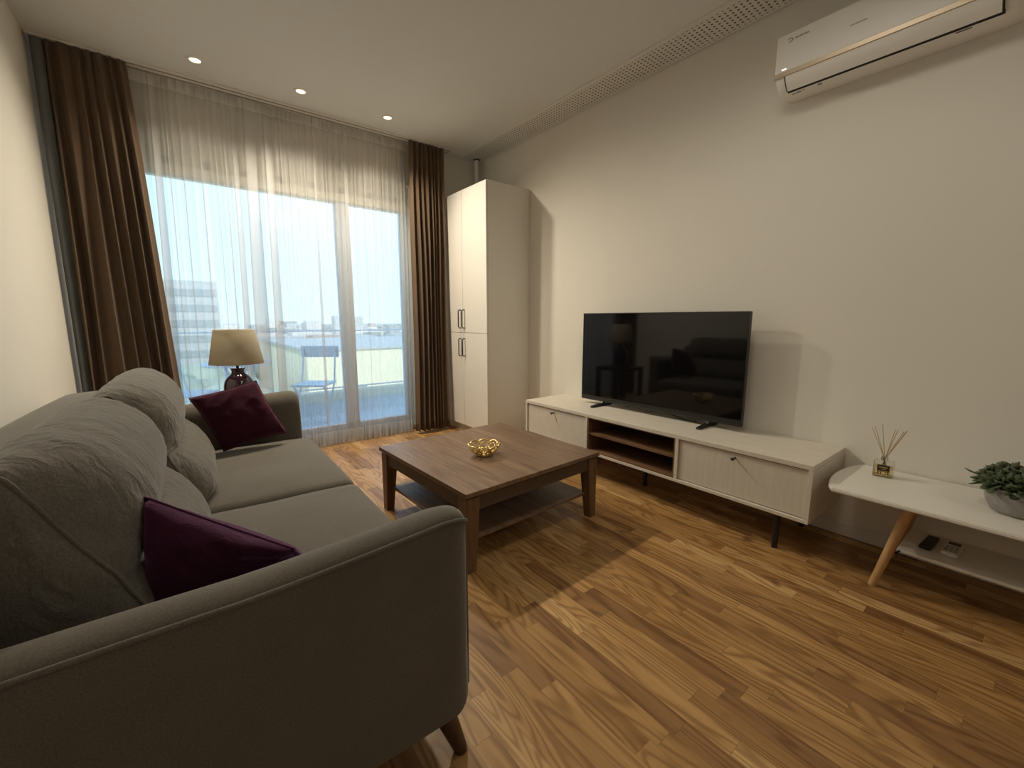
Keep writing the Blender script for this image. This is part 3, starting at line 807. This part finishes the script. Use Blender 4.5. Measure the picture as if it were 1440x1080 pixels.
# back cushions
PR = [(-.80, .44), (-.70, .425), (-.56, .425), (-.485, .432), (-.458, .47), (-.470, .53), (-.505, .592), (-.548, .636), (-.574, .652), (-.562, .672), (-.550, .715), (-.556, .775), (-.585, .835), (-.635, .878), (-.70, .895), (-.76, .878), (-.805, .825), (-.83, .74), (-.835, .62), (-.83, .50)]
PE = [(-.80, .44), (-.70, .43), (-.60, .43), (-.535, .435), (-.530, .47), (-.548, .52), (-.570, .57), (-.588, .61), (-.598, .635), (-.608, .655), (-.630, .695), (-.655, .74), (-.678, .785), (-.700, .83), (-.725, .868), (-.765, .86), (-.80, .82), (-.825, .74), (-.83, .62), (-.825, .50)]
def back_cushion(y0, y1, dx, seed):
    P = smooth_curve(PR, 8, True); Q = smooth_curve(PE, 8, True); n = len(P); cx, cz = -.68, .64
    NY = 90; bm = bmesh.new(); rows = []
    for j in range(NY + 1):
        v = -1 + 2 * j / NY
        v = math.copysign(1 - (1 - abs(v)) ** 1.5, v)
        y = (y0 + y1) / 2 + v * (y1 - y0) / 2
        ew = min(1, .12 * abs(v) ** 2 + .88 * abs(v) ** 7)
        row = []
        for i, (x, z) in enumerate(P):
            X = x + (Q[i][0] - x) * ew; Z = z + (Q[i][1] - z) * ew
            Yy = y
            p = Vector((X + dx, Yy, Z))
            nn = Vector((x - cx, 0, z - cz)).normalized()
            # folds running along the profile, gathered at the seams
            wv = .5 + .5 * abs(v)
            ii = i * .75
            q = Vector((y * 22 + seed * 7 + math.sin(ii * .11) * 1.5, ii * .05, seed))
            h1 = noise.noise(q) * .0065 * wv
            h2 = noise.noise(Vector((y * 4 + seed, ii * .10, 3.3 + seed))) * .007
            r3 = 1 - abs(noise.noise(Vector((y * 6 + ii * .10, ii * .22 - y * 3, seed + 8.2)))) * 3
            h3 = max(0, r3) ** 2 * .0028
            p += nn * (h1 + h2 + h3) * (1 if abs(v) < .98 else .3)
            row.append(bm.verts.new(p))
        rows.append(row)
    for A, B in zip(rows, rows[1:]):
        for i in range(n): bm.faces.new((A[i], A[(i + 1) % n], B[(i + 1) % n], B[i]))
    for rr, sgn in ((rows[0], -1), (rows[-1], 1)):
        prev = rr; y_ = rr[0].co.y
        for s_, d_ in ((.8, .010), (.5, .018), (.2, .021)):
            ring_ = []
            for v in rr:
                ring_.append(bm.verts.new((cx + dx + (v.co.x - cx - dx) * s_, y_ + sgn * d_, cz + (v.co.z - cz) * s_)))
            for i in range(n): bm.faces.new((prev[i], prev[(i + 1) % n], ring_[(i + 1) % n], ring_[i]))
            prev = ring_
        bm.faces.new(prev)
    seam = [[v.co.copy() for v in rr[::2]] for rr in (rows[0], rows[-1])]
    o = obj('back_cushion', bm, 'sofa_back', sofa, True)
    for s_ in seam:
        bm = bmesh.new(); tube(bm, s_, .0038, 6, True); obj('piping', bm, 'sofa', o, True)
    return o
back_cushion(.215, 1.045, -.020, 1.3)
back_cushion(1.085, 1.915, .012, 4.1)
for x, y, sx, sy in ((-.07, .09, 1, -1), (-.07, LEN - .09, 1, 1), (-.93, .09, -1, -1), (-.93, LEN - .09, -1, 1)):
    b = bmesh.new(); tube(b, [(x + sx * .062, y + sy * .036, 0), (x + sx * .05, y + sy * .028, .04), (x + sx * .01, y, .172)], [.017, .021, .034], 20)
    obj('leg', b, 'sofaleg', sofa, angle=40)

# cushions
def pillow(name, label, A, B, C_, D_, thick, mat, seed, pull=.055):
    A, B, C_, D_ = map(Vector, (A, B, C_, D_)); N = 30
    nrm = ((B - A).cross(D_ - A)).normalized(); cen = (A + B + C_ + D_) / 4
    bm = bmesh.new(); G = {}
    for sgn in (1, -1):
        for i in range(N + 1):
            for j in range(N + 1):
                if sgn < 0 and (i in (0, N) or j in (0, N)): G[sgn, i, j] = G[1, i, j]; continue
                u, v = i / N, j / N
                p = A.lerp(B, u).lerp(D_.lerp(C_, u), v)
                a, c = 2 * u - 1, 2 * v - 1
                # sides pull in between the corners
                p = p + ((cen - p) * pull * ((1 - a * a) * c * c + (1 - c * c) * a * a))
                t = max(0, (1 - a ** 2)) ** .5 * max(0, (1 - c ** 2)) ** .5
                t = t ** .72
                h = thick * t + sgn * 0
                w = noise.noise(Vector((u * 5 + seed, v * 5, sgn * 2.))) * .006 * min(1, t * 3)
                rr = (1 - abs(noise.noise(Vector((u * 3 + v * 5 + seed, v * 2.5 - u * 2, seed)))) * 3.5)
                w += max(0, rr) * .0045 * min(1, t * 2.5)
                p = p + nrm * sgn * (h + w)
                G[sgn, i, j] = bm.verts.new(p)
    for sgn in (1, -1):
        for i in range(N):
            for j in range(N):
                try: bm.faces.new((G[sgn, i, j], G[sgn, i + 1, j], G[sgn, i + 1, j + 1], G[sgn, i, j + 1]))
                except ValueError: pass
    o = thing(name, label, 'pillow', cen, 0, 'burgundy throw pillows')
    rim = [G[1, i, 0].co.copy() for i in range(N)] + [G[1, N, j].co.copy() for j in range(N)] + [G[1, N - i, N].co.copy() for i in range(N)] + [G[1, 0, N - j].co.copy() for j in range(N)]
    bmesh.ops.translate(bm, verts=bm.verts, vec=-cen)
    obj('cover', bm, mat, o, True)
    bm = bmesh.new(); tube(bm, [p - cen for p in rim], .0028, 6, True); obj('seam', bm, mat, o, True)
    return o
pillow('throw_pillow', 'burgundy velvet throw pillow at the far end of the sofa near the lamp',
       (.010, 2.665, .722), (.312, 2.70, .782), (.428, 2.60, .490), (.125, 2.545, .452), .062, 'purple', 2.2)
pillow('throw_pillow', 'plum purple velvet throw pillow tucked behind the near arm of the sofa',
       (-.087, 1.115, .758), (.155, .980, .618), (.22, 1.14, .480), (-.100, 1.045, .470), .082, 'plum', 5.7, .02)

# ------------------------------------------------------------------ balcony and view
struct(obj('balcony_floor', nb(-2.5, 4.5, 4.2, 5.45, -.10, -.02), 'balcony_tile'))
pz_ = struct(obj('balcony_parapet', nb(-2.5, 4.5, 5.33, 5.46, -.10, .14), 'balcony_tile')); obj('parapet_cap', nb(-2.5, 4.5, 5.28, 5.48, .14, .245, r=.01), 'facade', pz_)
rl = thing('balcony_railing', 'glass balcony railing with thin metal top rail beyond the window', 'railing', (0, 5.39, .245))
b = bmesh.new(); box(b, -2.5, 4.5, -.012, .012, .728, .743, r=.004); obj('top_rail', b, 'balcony_metal', rl)
for k in range(6):
    x = -2.2 + k * 1.28
    obj('post', nb(x - .015, x + .015, -.015, .015, 0, .728), 'balcony_metal', rl)
for k in range(5):
    x = -2.2 + k * 1.28
    obj('glass_panel', nb(x + .03, x + 1.25, -.004, .004, .04, .715), 'glass', rl)
b = bmesh.new(); box(b, -2.5, 4.5, -.012, .012, .03, .045); obj('bottom_rail', b, 'balcony_metal', rl)

def folding_chair(x, y, rz, label):
    t = thing('folding_chair', label, 'chair', (x, y, -.02), rz, 'folding chairs on the balcony')
    b = nb(-.20, .20, -.21, .19, .44, .462, r=.008, seg=3)
    for v in b.verts:
        if abs(v.co.x) > .12 and abs(v.co.y) > .12: v.co.x *= .88; v.co.y *= .88
    obj('seat', b, 'balcony_metal', t)
    b = nb(-.205, .205, .19, .205, .72, .845, r=.006, seg=3); obj('backrest', b, 'balcony_metal', t)
    for s in (-1, 1):
        b = bmesh.new(); tube(b, [(s * .175, -.20, 0), (s * .175, .10, .45), (s * .17, .195, .84)], .009, 8); obj('leg', b, 'balcony_metal', t, True)
        b = bmesh.new(); tube(b, [(s * .155, .24, 0), (s * .155, -.14, .44)], .009, 8); obj('leg', b, 'balcony_metal', t, True)
    b = bmesh.new(); tube(b, [(-.175, -.16, .06), (.175, -.16, .06)], .006, 8); obj('stretcher', b, 'balcony_metal', t, True)
    b = bmesh.new(); tube(b, [(-.155, .19, .06), (.155, .19, .06)], .006, 8); obj('stretcher', b, 'balcony_metal', t, True)
folding_chair(1.10, 4.86, R(-36), 'pale folding chair on the balcony right of the round table')
folding_chair(.02, 4.90, R(60), 'pale folding chair on the balcony left of the round table')
bt = thing('bistro_table', 'round metal bistro table on the balcony behind the lamp', 'table', (.42, 4.85, -.02))
b = bmesh.new(); lathe(b, [(0, .70), (.29, .70), (.30, .708), (.30, .716), (.29, .724), (0, .724)], 40); obj('tabletop', b, 'balcony_metal', bt, angle=40)
for s in (-1, 1):
    for q in (-1, 1):
        b = bmesh.new(); tube(b, [(s * .22, q * .22, 0), (-s * .12, q * .2, .70)], .010, 8); obj('leg', b, 'balcony_metal', bt, True)

g_ = struct(obj('distant_ground', nb(-900, 900, 9, 1500, -16, -15), 'ground'))
hall = thing('warehouse', 'long pale yellow building below the balcony railing', 'building', (60, 70, -15))
obj('wall_block', nb(-45, 70, 0, 40, 0, 11.2), 'hall', hall)
b = bmesh.new(); box(b, -45.3, 70.3, -.3, 40.3, 11.2, 11.6); obj('roof', b, 'block', hall)
for k in range(8): obj('window', nb(-40 + k * 13, -36 + k * 13, -.06, .06, 3.5, 5.2), 'winglass', hall)
ap = thing('apartment_block', 'hazy grey apartment block at the left of the view', 'building', (2.3, 105, -15))
obj('wall_block', nb(-5, 4.6, 0, 14, 0, 23.5), 'block', ap)
for k in range(7): obj('window_band', nb(-4.6, 4.2, -.08, .08, 2.5 + k * 3, 3.9 + k * 3), 'winglass', ap)
b = bmesh.new()
rnd = random.Random(3)
for k in range(1400):
    y = rnd.uniform(158, 560); x = rnd.uniform(-.15, 1.2) * y; w = rnd.uniform(4, 14); h = rnd.uniform(4, 10) * (1 + (rnd.random() < .08) * .8)
    box(b, x, x + w, y, y + w, -15, -15 + h)
tag(obj('distant_city', b, 'city'), 'pale hazy rooftops of the town along the horizon', 'buildings', None, 'stuff')
b = bmesh.new()
for k in range(420):
    if k % 3 == 0: y = rnd.uniform(32, 60); x = rnd.uniform(-.12, .16) * y
    elif k % 3 == 1: y = rnd.uniform(62, 96); x = rnd.uniform(-.12, .10) * y
    else: y = rnd.uniform(124, 148); x = rnd.uniform(8, 180)
    s = rnd.uniform(1.8, 4.0)
    m = Matrix.Translation((x, y, -15 + s * .9)) @ Matrix.Diagonal((1, 1, rnd.uniform(.9, 1.5), 1))
    bmesh.ops.create_icosphere(b, subdivisions=2, radius=s, matrix=m)
for v in b.verts: v.co += Vector((noise.noise(v.co * .8), noise.noise(v.co * .8 + Vector((5, 0, 0))), noise.noise(v.co * .8 + Vector((0, 9, 0))))) * .9
tag(obj('distant_trees', b, 'green', None, True), 'hazy green treetops below the balcony', 'trees', None, 'stuff')

# ------------------------------------------------------------------ light
w = bpy.data.worlds.new('world'); sc.world = w; w.use_nodes = True
nt_ = w.node_tree; nt_.nodes.clear()
tcn = nt_.nodes.new('ShaderNodeTexCoord'); spn = nt_.nodes.new('ShaderNodeSeparateXYZ'); rp = nt_.nodes.new('ShaderNodeValToRGB')
nt_.links.new(tcn.outputs['Generated'], spn.inputs[0]); nt_.links.new(spn.outputs[2], rp.inputs[0])
rp.color_ramp.elements[0].position = 0; rp.color_ramp.elements[0].color = (.50, .68, .76, 1)
rp.color_ramp.elements[1].position = .5; rp.color_ramp.elements[1].color = (.30, .53, .80, 1)
bg = nt_.nodes.new('ShaderNodeBackground'); bg.inputs[1].default_value = 2.5
ow = nt_.nodes.new('ShaderNodeOutputWorld'); nt_.links.new(rp.outputs[0], bg.inputs[0]); nt_.links.new(bg.outputs[0], ow.inputs[0])
sd_ = bpy.data.lights.new('sun', 'SUN'); sd_.energy = 4.2; sd_.color = (1, .95, .85); sd_.angle = R(1)
so = bpy.data.objects.new('sun', sd_); col.objects.link(so); so.rotation_euler = (R(48), 0, R(-20))
pd = bpy.data.lights.new('window_portal', 'AREA'); pd.shape = 'RECTANGLE'; pd.size = 2.2; pd.size_y = 2.1; pd.cycles.is_portal = True
po = bpy.data.objects.new('window_portal', pd); col.objects.link(po); po.location = (.74, 4.2, 1.12); po.rotation_euler = (R(-90), 0, 0)

# ------------------------------------------------------------------ camera
cam = bpy.data.cameras.new('camera'); co = bpy.data.objects.new('camera', cam); col.objects.link(co)
cam.sensor_fit = 'HORIZONTAL'; cam.sensor_width = 36; cam.lens = 595 / 1440 * 36; cam.clip_start = .02; cam.clip_end = 3000
co.location = (0, 0, 1.12); co.rotation_euler = (R(90 - 8.7425), 0, R(-38.04))
sc.camera = co
vs = sc.view_settings; vs.view_transform = 'Standard'; vs.look = 'None'; vs.gamma = 1; vs.use_curve_mapping = False; vs.exposure = 0
